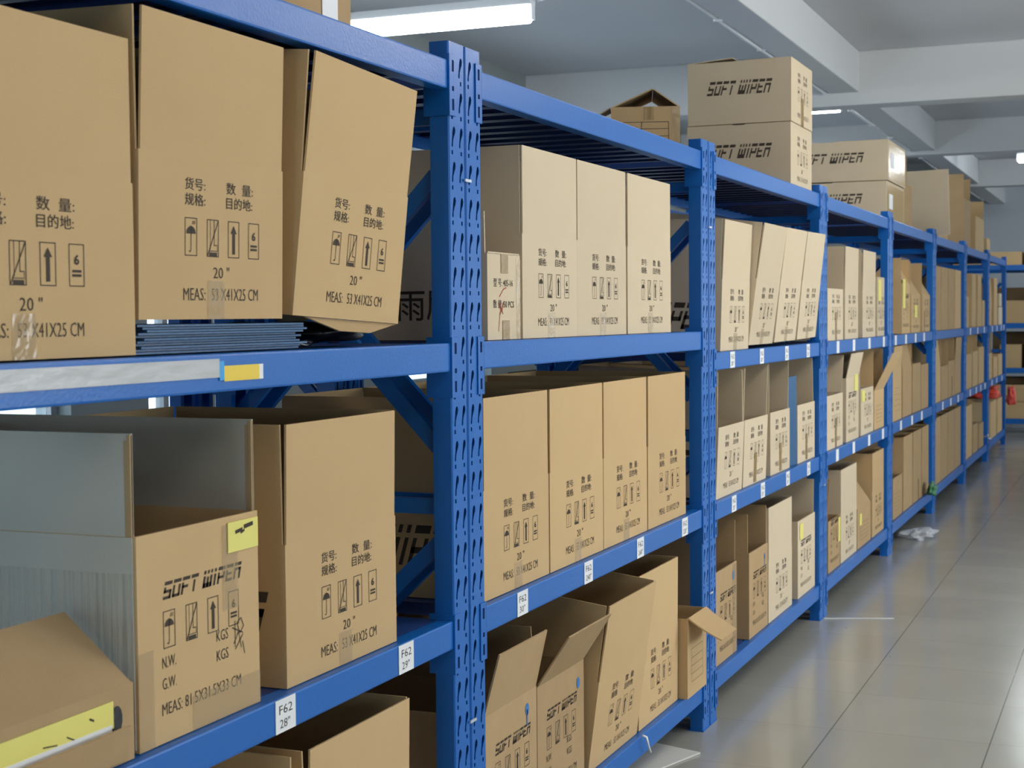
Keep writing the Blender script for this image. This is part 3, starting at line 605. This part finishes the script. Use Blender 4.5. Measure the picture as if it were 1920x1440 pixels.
row(4, 'bottom', .165, [(6.43, .36, .25, .53, 'small', (N, 0, 0, N), dict(desc='short brown carton', base=KRAFT_DEEP)), (6.87, .40, .255, .53, None, (0, 0, 0, 0), dict(base=KRAFT_DEEP)), (7.30, .40, .255, .53, None, (0, 0, 0, 0), dict(base=KRAFT_DEEP, tp=.05)), (7.70, .34, .255, .53, None, (0, 0, 0, 0), dict(base=KRAFT_DEEP))])
# --- sixth to eighth racks
for k in (5, 6, 7):
    X = 2 * k - 2
    if k == 5:
        row(k, 'upper', MID, [(X + .33, .41, .255, .53, None, (0, 0, 0, 0), dict(OL)), (X + .76, .41, .255, .53, None, (0, 0, 0, 0), dict(OL)), (X + 1.19, .41, .255, .53, None, (0, 0, 0, 0), dict(OL)), (X + 1.64, .41, .255, .53, None, (0, 0, 0, 0), dict(KRAFT and dict(base=KRAFT)))])
        row(k, 'middle', .759, [(X + .34, .36, .255, .53, None, (-6, 0, N, N), dict(desc='short carton', base=KRAFT)), (X + .78, .41, .255, .53, None, (N, 0, 0, 0), dict(OL)), (X + 1.22, .40, .28, .53, None, (N, 0, 0, 0), dict(base=KRAFT_DEEP, tp=.02)), (X + 1.66, .40, .255, .53, None, (2, 0, 0, 0), dict(OL))])
        row(k, 'bottom', .165, [(X + .34, .42, .27, .53, None, (0, 0, 0, 0), dict(OL)), (X + .78, .42, .27, .53, None, (0, 0, 0, 0), dict(OL)), (X + 1.22, .42, .27, .53, None, (0, 0, 0, 0), dict(OL)), (X + 1.66, .42, .27, .53, None, (0, 0, 0, 0), dict(OL))])
    if k == 6:
        row(k, 'upper', MID, [(X + .30, .30, .26, .53, None, (-90, N, -90, N), dict(desc='short closed carton', base=KRAFT, fl=.15)), (X + .86, .34, .255, .53, None, (0, 0, 0, 0), dict(base=KRAFT)), (X + 1.36, .34, .255, .53, None, (0, 0, 0, 0), dict(base=KRAFT)), (X + 1.72, .26, .24, .53, None, (N, 0, 0, N), dict(desc='short carton', base=KRAFT, fl=.13))])
        row(k, 'middle', .759, [(X + .45, .50, .30, .53, None, (N, 0, 3, N), dict(desc='wide open carton', base=KRAFT)), (X + 1.02, .40, .31, .53, None, (N, 0, 0, 0), dict(base=KRAFT, tp=.0)), (X + 1.56, .46, .33, .53, None, (-90, N, -90, N), dict(desc='closed carton', base=KRAFT))])
        row(k, 'bottom', .165, [(X + .50, .50, .30, .53, None, (0, 0, 0, 0), dict(base=KRAFT, fl=.15)), (X + 1.05, .36, .255, .53, None, (N, 0, 0, N), dict(base=KRAFT_DEEP)), (X + 1.58, .40, .22, .53, None, (-90, N, -90, N), dict(desc='low closed carton', base=KRAFT_DEEP))])
    if k == 7:
        row(k, 'upper', MID, [(X + .36, .36, .255, .53, None, (-4, 0, 0, 0), dict(base=KRAFT)), (X + .95, .36, .255, .53, None, (0, 0, 0, 0), dict(base=KRAFT)), (X + 1.52, .44, .18, .53, None, (-90, N, -90, N), dict(desc='lower closed carton', base=KRAFT_PALE_LIT))])
        row(k, 'middle', .759, [(X + .40, .40, .255, .53, None, (N, 0, 0, 0), dict(base=KRAFT)), (X + .98, .42, .20, .53, None, (-90, N, -90, N), dict(desc='short closed carton', base=KRAFT)), (X + 1.54, .44, .21, .53, None, (-90, N, -90, N), dict(desc='short closed carton with white label', base=KRAFT))])
        row(k, 'bottom', .165, [(X + .80, .60, .36, .53, None, (-90, N, -90, N), dict(desc='large closed carton', base=KRAFT)), (X + 1.50, .56, .35, .53, None, (-90, N, -90, N), dict(desc='large carton under the red bag', base=KRAFT))])
carton(13.52, MID + .1915, 'small pale carton standing on a closed carton in the eighth rack', w=.30, d=.3, h=.13, front=None, flaps=(-90, N, -90, N), fl=.14, base=KRAFT_PALE_LIT)
blob('plastic_bag', 'bright red plastic bag on a carton in the eighth rack', 'bag', (13.40, .20, .5265), .20, .18, .082, REDBAG, 21, .45)
blob('plastic_bag', 'small red plastic bag hanging at the end post of the row', 'bag', (14.02, -.055, .42), .055, .045, .11, REDBAG, 22, .35)
bm = bmesh.new(); tube(bm, [(-.103, -.016, 0), (.103, -.018, -.02), (.105, .06, -.02), (-.105, .062, .01), (-.11, -.01, .02), (-.16, -.016, .035)], .007, 8)
tag(link('strap', mesh('strap', bm, [WHITE]), None, (12.0, 0, .225)), 'white strap tied round the foot of the post before the last rack', 'strap')
blob('plastic_wrap', 'clear plastic scrap on the floor under the fifth rack', 'plastic wrap', (6.75, -.06, .001), .16, .08, .03, CLEAR, 24, .5)
blob('plastic_bag', 'small green plastic bag at the front of the fifth rack bottom shelf', 'bag', (7.62, -.035, .167), .10, .03, .05, GREEN, 25, .4)
bm = bmesh.new(); tube(bm, [(0, .002, .001), (.004, -.010, -.004), (.01, -.014, -.03), (.03, -.014, -.055)], .004, 6)
tag(link('plastic_strip', mesh('plastic_strip', bm, [WHITE]), None, (1.225, -.006, .167)), 'short white plastic strip hanging on the bottom beam of second rack', 'strip')

# ------------------------------------------------------------------ cartons on top of the racks
TZ = 1.9615
tb = carton(-.645, TZ, 'carton with printed grid and white label on top of the nearest rack', w=.56, d=.46, h=.42, front='grid', flaps=(-90, N, -90, N), y=.08, base=KRAFT_DEEP)
sheet('white_label', tb, .165, .225, .02, .13, WHITE, -.002, .001)
ot = carton(0, 0, 'open taped carton with peaked flaps and printed table beside the block-lettered stack', w=.25, d=.34, h=.212, front='table', flaps=(N, -66, -88, -55), fl=(.1, .165, .13, .115), base=KRAFT, loc=(2.31, .32, TZ), yaw=-72)
sheet('packing_tape', ot, -.004, .03, .165, .212, BTAPE, -.0016, .0006); sheet('packing_tape', ot, .095, .125, 0, .21, TAPE, -.0016, .0006)
link('flap', flap_mesh(.15, .055, KRAFT_PALE_LIT, .02), ot, (-.127, .085, .210), (R(118), 0, R(-90)))
carton(2.88, TZ, 'low brown carton behind the peaked open carton on third rack', w=.5, d=.3, h=.19, front=None, flaps=(-90, N, -90, N), y=.50, base=KRAFT_DEEP)
SL = (.29, .060, .085, .125)
ws = dict(w=.44, d=.455, h=.268, front='20', side=SL, fl=.2)
carton(3.655, TZ, 'lower block-lettered carton of the stack on top of the third rack', flaps=(-90, N, -90, N), y=.03, base=KRAFT_PALE_LIT, group='stacked block-lettered cartons', **ws)
s1 = carton(3.665, TZ + .2755, 'upper block-lettered carton of the stack on top of the third rack', flaps=(-90, N, -86, N), y=.03, base=KRAFT_PALE_LIT, group='stacked block-lettered cartons', **ws)
sheet('packing_tape', s1, -.02, .03, 0, .12, BTAPE, -.0016, .0006)
wt = dict(w=.70, d=.80, h=.238, front='small', side=(.40, .060, .26, .11), fl=.32)
t1 = carton(6.58, TZ, 'lower long block-lettered carton of the stack on the fourth rack', flaps=(-90, N, -90, N), y=.06, base=KRAFT_PALE_LIT, group='long block-lettered cartons', **wt)
t2 = carton(6.60, TZ + .2475, 'upper long block-lettered carton of the stack on the fourth rack', flaps=(-90, N, -90, N), y=.055, base=KRAFT_PALE_LIT, group='long block-lettered cartons', **wt)
for q in (t1, t2): sheet('packing_tape', q, -.33, .33, .01, .225, BTAPE2, -.0011, .0003)
for q in (t1, t2): sheet('white_label', q, -.26, -.12, .08, .17, WHITE, -.002, .001)
o5 = 'open brown carton %s on top of the fifth rack'
carton(7.35, TZ, o5 % 'at the bottom of the stack', w=.46, d=.5, h=.30, front=None, flaps=(-90, N, -90, N), y=.10, base=KRAFT_DEEP, fl=.18)
carton(7.50, TZ + .3095, o5 % 'stacked uppermost with flap up', w=.50, d=.42, h=.22, front=None, flaps=(-90, N, -90, N), y=.16, base=KRAFT_DEEP, fl=.2)
bm = bmesh.new(); bx(bm, -.16, .16, 0, .006, 0, .46)
tag(link('cardboard_sheet', mesh('cardboard_sheet', bm, [KRAFT_PALE_LIT]), None, (8.12, .06, TZ), (R(-4), 0, R(75))), 'upright cardboard sheet leaning behind the post on the sixth rack', 'cardboard')
carton(9.0, TZ, 'open carton with bent lid on top of the sixth rack', w=.55, d=.5, h=.30, front=None, flaps=(-55, N, 0, N), y=.06, base=KRAFT, fl=.2)
carton(10.6, TZ, 'tall open carton with raised lid on top of the seventh rack', w=.50, d=.55, h=.42, front=None, flaps=(N, 2, 0, 12), y=.05, base=KRAFT_DEEP, fl=.2)
carton(11.35, TZ, 'pale carton with open peak on top of the seventh rack', w=.75, d=.5, h=.30, front=None, flaps=(-90, N, N, 8), y=.02, base=KRAFT, fl=.18)
carton(12.6, TZ, 'small carton on top of the eighth rack', w=.35, d=.35, h=.17, front=None, flaps=(-90, N, -90, N), y=.06, base=KRAFT, fl=.17)

# ------------------------------------------------------------------ rear row: long block-lettered cartons lying along the racks
RL = 'long carton lying on the rear row behind %s'
def rear_box(x, z, label, text='wide', w=.83, h=.33, y=.92):
    root = thing('cardboard_box', label, 'box', (x, y, z), (0, 0, 0), 'rear row cartons')
    def mk():
        bm = bmesh.new(); bx(bm, -w / 2, w / 2, 0, .33, 0, h, 0, .003)
        g = shift(logo(.56, .115), .13, .11) if text == 'wide' else shift(fit_text('雨刷', .27, .105, bold=.01), .36, .10)
        put_print(bm, [g], lambda a, b: (a - w / 2, -.0007, b), 1); return mesh('carton_body', bm, [KRAFT_SHADE, INK])
    link('carton_body', cached(('rear', text, w, h), mk), root)
    def tp():
        bm = bmesh.new(); bx(bm, -w / 2, w / 2, .14, .19, h, h + .001); return mesh('packing_tape', bm, [BTAPE])
    link('packing_tape', cached(('reartape', w, h), tp), root)
rear_box(1.62, 1.3015, RL % 'the first tall posts, marked in Chinese', 'cn')
rear_box(1.62, .5015, RL % 'the first tall posts, middle shelf')
rear_box(1.62, .1215, RL % 'the first tall posts, bottom shelf', h=.31)
rear_box(2.58, 1.3015, RL % 'the second rack, upper shelf')
rear_box(2.58, .5015, RL % 'the second rack, middle shelf')
for j in (3.1, 5.1):  # unseen cartons kept as dark backdrop, blocking light from the left windows
    for k, d in enumerate((.52, 1.48)):
        w = '%s along the %s rear rack' % (ORD[k], 'fourth' if j < 4 else 'fifth')
        rear_box(j + d, 1.3015, 'added long carton on the upper shelf, %s' % w); rear_box(j + d, .5015, 'added long carton on the middle shelf, %s' % w); rear_box(j + d, .8345, 'added long carton stacked second on middle shelf, %s' % w); rear_box(j + d, .1215, 'added long carton on the bottom shelf, %s' % w, h=.31)

# ------------------------------------------------------------------ cartons in the far crosswise rack
def far_box(yc, z, w, h, label, base=KRAFT):
    r = carton(0, 0, label, w=w, d=.45, h=h, front=None, flaps=(-90, N, -90, N), base=base, fl=.22, loc=(FARX + .02, yc, z + .0015), group='cartons in the far crosswise rack', yaw=-90); return r
FB = 'pale closed carton in the far crosswise rack, %s'
for yc, z, w, h, s in ((.62, 1.96, .5, .16, 'on top at the inner end'), (.14, 1.96, .36, .15, 'on top beside the row'), (-.2, 1.96, .26, .17, 'on top toward the aisle'), (.02, MID, .28, .26, 'upper shelf beside the row'), (-.235, MID, .19, .28, 'upper shelf at the post'), (.08, .759, .24, .27, 'middle shelf, inner one'), (-.2, .759, .24, .29, 'middle shelf, second one'), (-.69, .759, .26, .26, 'middle shelf of the outer rack'), (.02, .165, .5, .19, 'bottom shelf under another'), (-.76, .165, .4, .3, 'bottom shelf of the outer rack'), (-.76, MID, .38, .3, 'upper shelf of the outer rack')): far_box(yc, z, w, h, FB % s)
fq = far_box(.02, .365, .5, .19, FB % 'with white label, uppermost on bottom shelf'); sheet('white_label', fq, .16, .24, .06, .11, WHITE, -.002, .001)
for yc, z, h in ((.8, MID, .4), (.03, MID, .42), (-1.4, MID, .4), (-.88, MID, .42), (.8, .759, .4), (.03, .759, .41), (-.88, .759, .42), (.8, .165, .45), (.03, .165, .45), (-.88, .165, .44)):  # unseen cartons added to keep the gaps of the far rack dark
    q = carton(0, 0, 'added dark carton backing the far rack, %s shelf, %s' % ({MID: 'upper', .759: 'middle', .165: 'bottom'}[z], {.8: 'inner end', .03: 'beside the row', -1.4: 'outer end', -.88: 'aisle side'}[yc]), w=.62 if yc > -1 else .4, d=.4, h=h, front=None, flaps=(-90, N, -90, N), base=KRAFT_SHADE, fl=.19, loc=(FARX + .69, yc, z + .0015), yaw=-90, group='cartons in the far crosswise rack')
far_box(-.2, 1.058, .14, .14, 'small brown carton on a pale carton in the far rack', KRAFT_DEEP)

# ------------------------------------------------------------------ things on the floor
bm = bmesh.new(); bx(bm, -.22, .22, -.16, .16, 0, .005)
tag(link('cardboard_sheet', mesh('cardboard_sheet', bm, [BOARD]), None, (1.50, .16, .001), (0, 0, R(-18))), 'pale flat cardboard sheet on the floor under the second rack', 'cardboard')
bm = bmesh.new(); bx(bm, -.16, .16, -.012, .012, 0, .003)
tag(link('plastic_strip', mesh('plastic_strip', bm, [BOARD]), None, (4.02, -.16, .001), (0, 0, R(-70))), 'thin pale strip on the floor at the foot of the third post pair', 'strip')

# ------------------------------------------------------------------ the room
XA, XB, YA, YB, ZC = -6.0, 20.3, -6.5, 3.1, 3.28
bm = bmesh.new(); bx(bm, XA, XB, YA, YB, -.1, 0); struct('floor', bm, [FLOOR], 'polished beige floor tiles')
bm = bmesh.new(); bx(bm, XA, XB, YA, YB, ZC, ZC + .15); struct('ceiling', bm, [PLASTER_C], 'painted concrete ceiling')
def wall_with_windows(name, axis, pos, a0, a1, openings, thick):
    """a wall with rectangular openings (lo, hi, z0, z1) along its length"""
    bm = bmesh.new()
    def b(l, h, z0, z1):
        if h - l < 1e-4 or z1 - z0 < 1e-4: return
        if axis == 'x': bx(bm, l, h, min(pos, pos + thick), max(pos, pos + thick), z0, z1)
        else: bx(bm, min(pos, pos + thick), max(pos, pos + thick), l, h, z0, z1)
    cur = a0
    for lo, hi, z0, z1 in sorted(openings):
        b(cur, lo, 0, ZC); b(lo, hi, 0, z0); b(lo, hi, z1, ZC); cur = hi
    b(cur, a1, 0, ZC); return struct(name, bm, [WALL_DARK])
RW = [(x - 1.1, x + 1.1, 1.0, 2.5) for x in (-3.2, .6, 4.4, 9.5, 13.4, 17.4)]
LW = [(-3.4, -1.8, .95, 1.95), (1.7, 2.52, .85, 1.95), (3.1, 3.6, .85, 1.95), (5.7, 7.3, .95, 1.95), (10.2, 11.8, .95, 1.95)]
wall_with_windows('wall_right', 'x', YA, XA, XB, RW, -.2)
wall_with_windows('wall_left', 'x', YB, XA, XB, LW, .2)
BW = [(-.5, 1.2, .6, 1.9)]
wall_with_windows('wall_back', 'y', XA, YA - .2, YB + .2, BW, -.2)
bm = bmesh.new(); bx(bm, XB, XB + .2, YA - .2, YB + .2, 0, ZC); bx(bm, XB - .012, XB, YA, YB, 2.50, 2.53); struct('wall_far', bm, [PLASTER_W], 'pale blue-white end wall')
def window(n, axis, pos, lo, hi, z0, z1):
    bm = bmesh.new(); t = .045
    def b(l, h, a, c, d=.05, mi=0):
        if axis == 'x': bx(bm, l, h, pos - d / 2, pos + d / 2, a, c, mi)
        else: bx(bm, pos - d / 2, pos + d / 2, l, h, a, c, mi)
    b(lo, lo + t, z0, z1); b(hi - t, hi, z0, z1); b(lo, hi, z0, z0 + t); b(lo, hi, z1 - t, z1); b((lo + hi) / 2 - t / 2, (lo + hi) / 2 + t / 2, z0, z1); b(lo + t, hi - t, z0 + t, z1 - t, .004, 1)
    struct('window_%d' % n, bm, [FRAME, GLASS])
n = 1
for w_ in RW: window(n, 'x', YA - .1, *w_); n += 1
for w_ in LW: window(n, 'x', YB + .1, *w_); n += 1
for w_ in BW: window(n, 'y', XA - .1, *w_); n += 1
# concrete beams: one long beam over the racks, cross beams every 4.3 m
bm = bmesh.new(); bx(bm, XA, XB, .53, .74, 2.99, ZC, 0, .008); struct('trim_1', bm, [PLASTER], 'long concrete ceiling beam over the racks')
for k, x in enumerate((-4.9, -.6, 3.69 - 7.5, 8.01, 12.3, 16.5)):
    if k == 2: continue
    bm = bmesh.new(); bx(bm, x, x + .24, YA, YB, 2.90 if k < 4 else 2.955, ZC, 0, .008); struct('trim_%d' % (k + 2), bm, [PLASTER], 'concrete ceiling cross beam')
bm = bmesh.new(); bx(bm, XA, XB, -4.0, -3.79, 2.99, ZC, 0, .008); struct('trim_9', bm, [PLASTER], 'long concrete ceiling beam over the far side of the aisle')
for k, yy in enumerate((.77,)):
    bm = bmesh.new(); tube(bm, [(x, yy, 3.0 + .004 * math.sin(x * 3)) for x in [XA + .1 + i * .5 for i in range(52)]], .012, 8)
    for x in range(-5, 20): bx(bm, x - .008, x + .008, yy - .035, yy + .016, 2.985, 3.016)
    tag(link('conduit_pipe', mesh('conduit_pipe', bm, [PVC]), None), 'white conduit running along the side of the long ceiling beam', 'conduit')

# ------------------------------------------------------------------ fluorescent lamps (each gives its own light)
def lamp(x, y, z, L, M, label, along=(0, 1)):
    t = thing('fluorescent_lamp', label, 'lamp', (x, y, z), (0, 0, 0 if along == (0, 1) else R(90)), 'fluorescent batten lamps')
    def hs():
        bm = bmesh.new(); bx(bm, -.035, .035, -L / 2 - .02, L / 2 + .02, .058, .10, 0, .004)
        for s in (-1, 1): bx(bm, -.004, .004, s * L * .35 - .004, s * L * .35 + .004, .10, ZC - z)
        return mesh('lamp_housing', bm, [ENAMEL])
    def tb():
        bm = bmesh.new(); tube(bm, [(0, -L / 2, .014), (0, L / 2, .014)], .043, 14); return mesh('lamp_tube', bm, [M])  # tube fattened so its width carries the glow around it
    def hd():
        bm = bmesh.new(); bx(bm, -.022, .022, -.012, .012, -.014, .058, 0, .003); return mesh('tube_holder', bm, [ENAMEL])
    link('lamp_housing', cached(('hs', L, z), hs), t); link('lamp_tube', cached(('tb', L, M.name), tb), t)
    h = cached('hd', hd)
    for s in (-1, 1): link('tube_holder', h, t, (0, s * (L / 2 + .012), 0))
lamp(4.02, 2.06, 2.892, 1.2, TUBE_COOL, 'glowing white fluorescent lamp above the nearest racks')
lamp(9.05, 1.46, 3.02, 1.2, TUBE_COOL, 'glowing fluorescent lamp beyond the stacked block-lettered cartons')
lamp(14.0, -.72, 3.02, 1.2, TUBE_COOL, 'glowing fluorescent lamp over the end of the aisle')
for x, lb in ((-2.0, 'warm fluorescent lamp over the aisle behind the camera'), (1.5, 'warm fluorescent lamp over the aisle beside the second rack'), (3.9, 'warm fluorescent lamp over the aisle beside the fourth rack')):
    lamp(x, -1.9, 2.95, 1.2, TUBE_DIM if x < 0 else TUBE_WARM, lb)
bm = bmesh.new(); tube(bm, [(4.03, 1.42, 2.975), (4.06, 1.1, 3.04), (4.10, .79, 3.02)], .010, 8)
tag(link('conduit_pipe', mesh('conduit_pipe', bm, [PVC]), None), 'short white conduit leading from the near lamp to the beam', 'conduit')
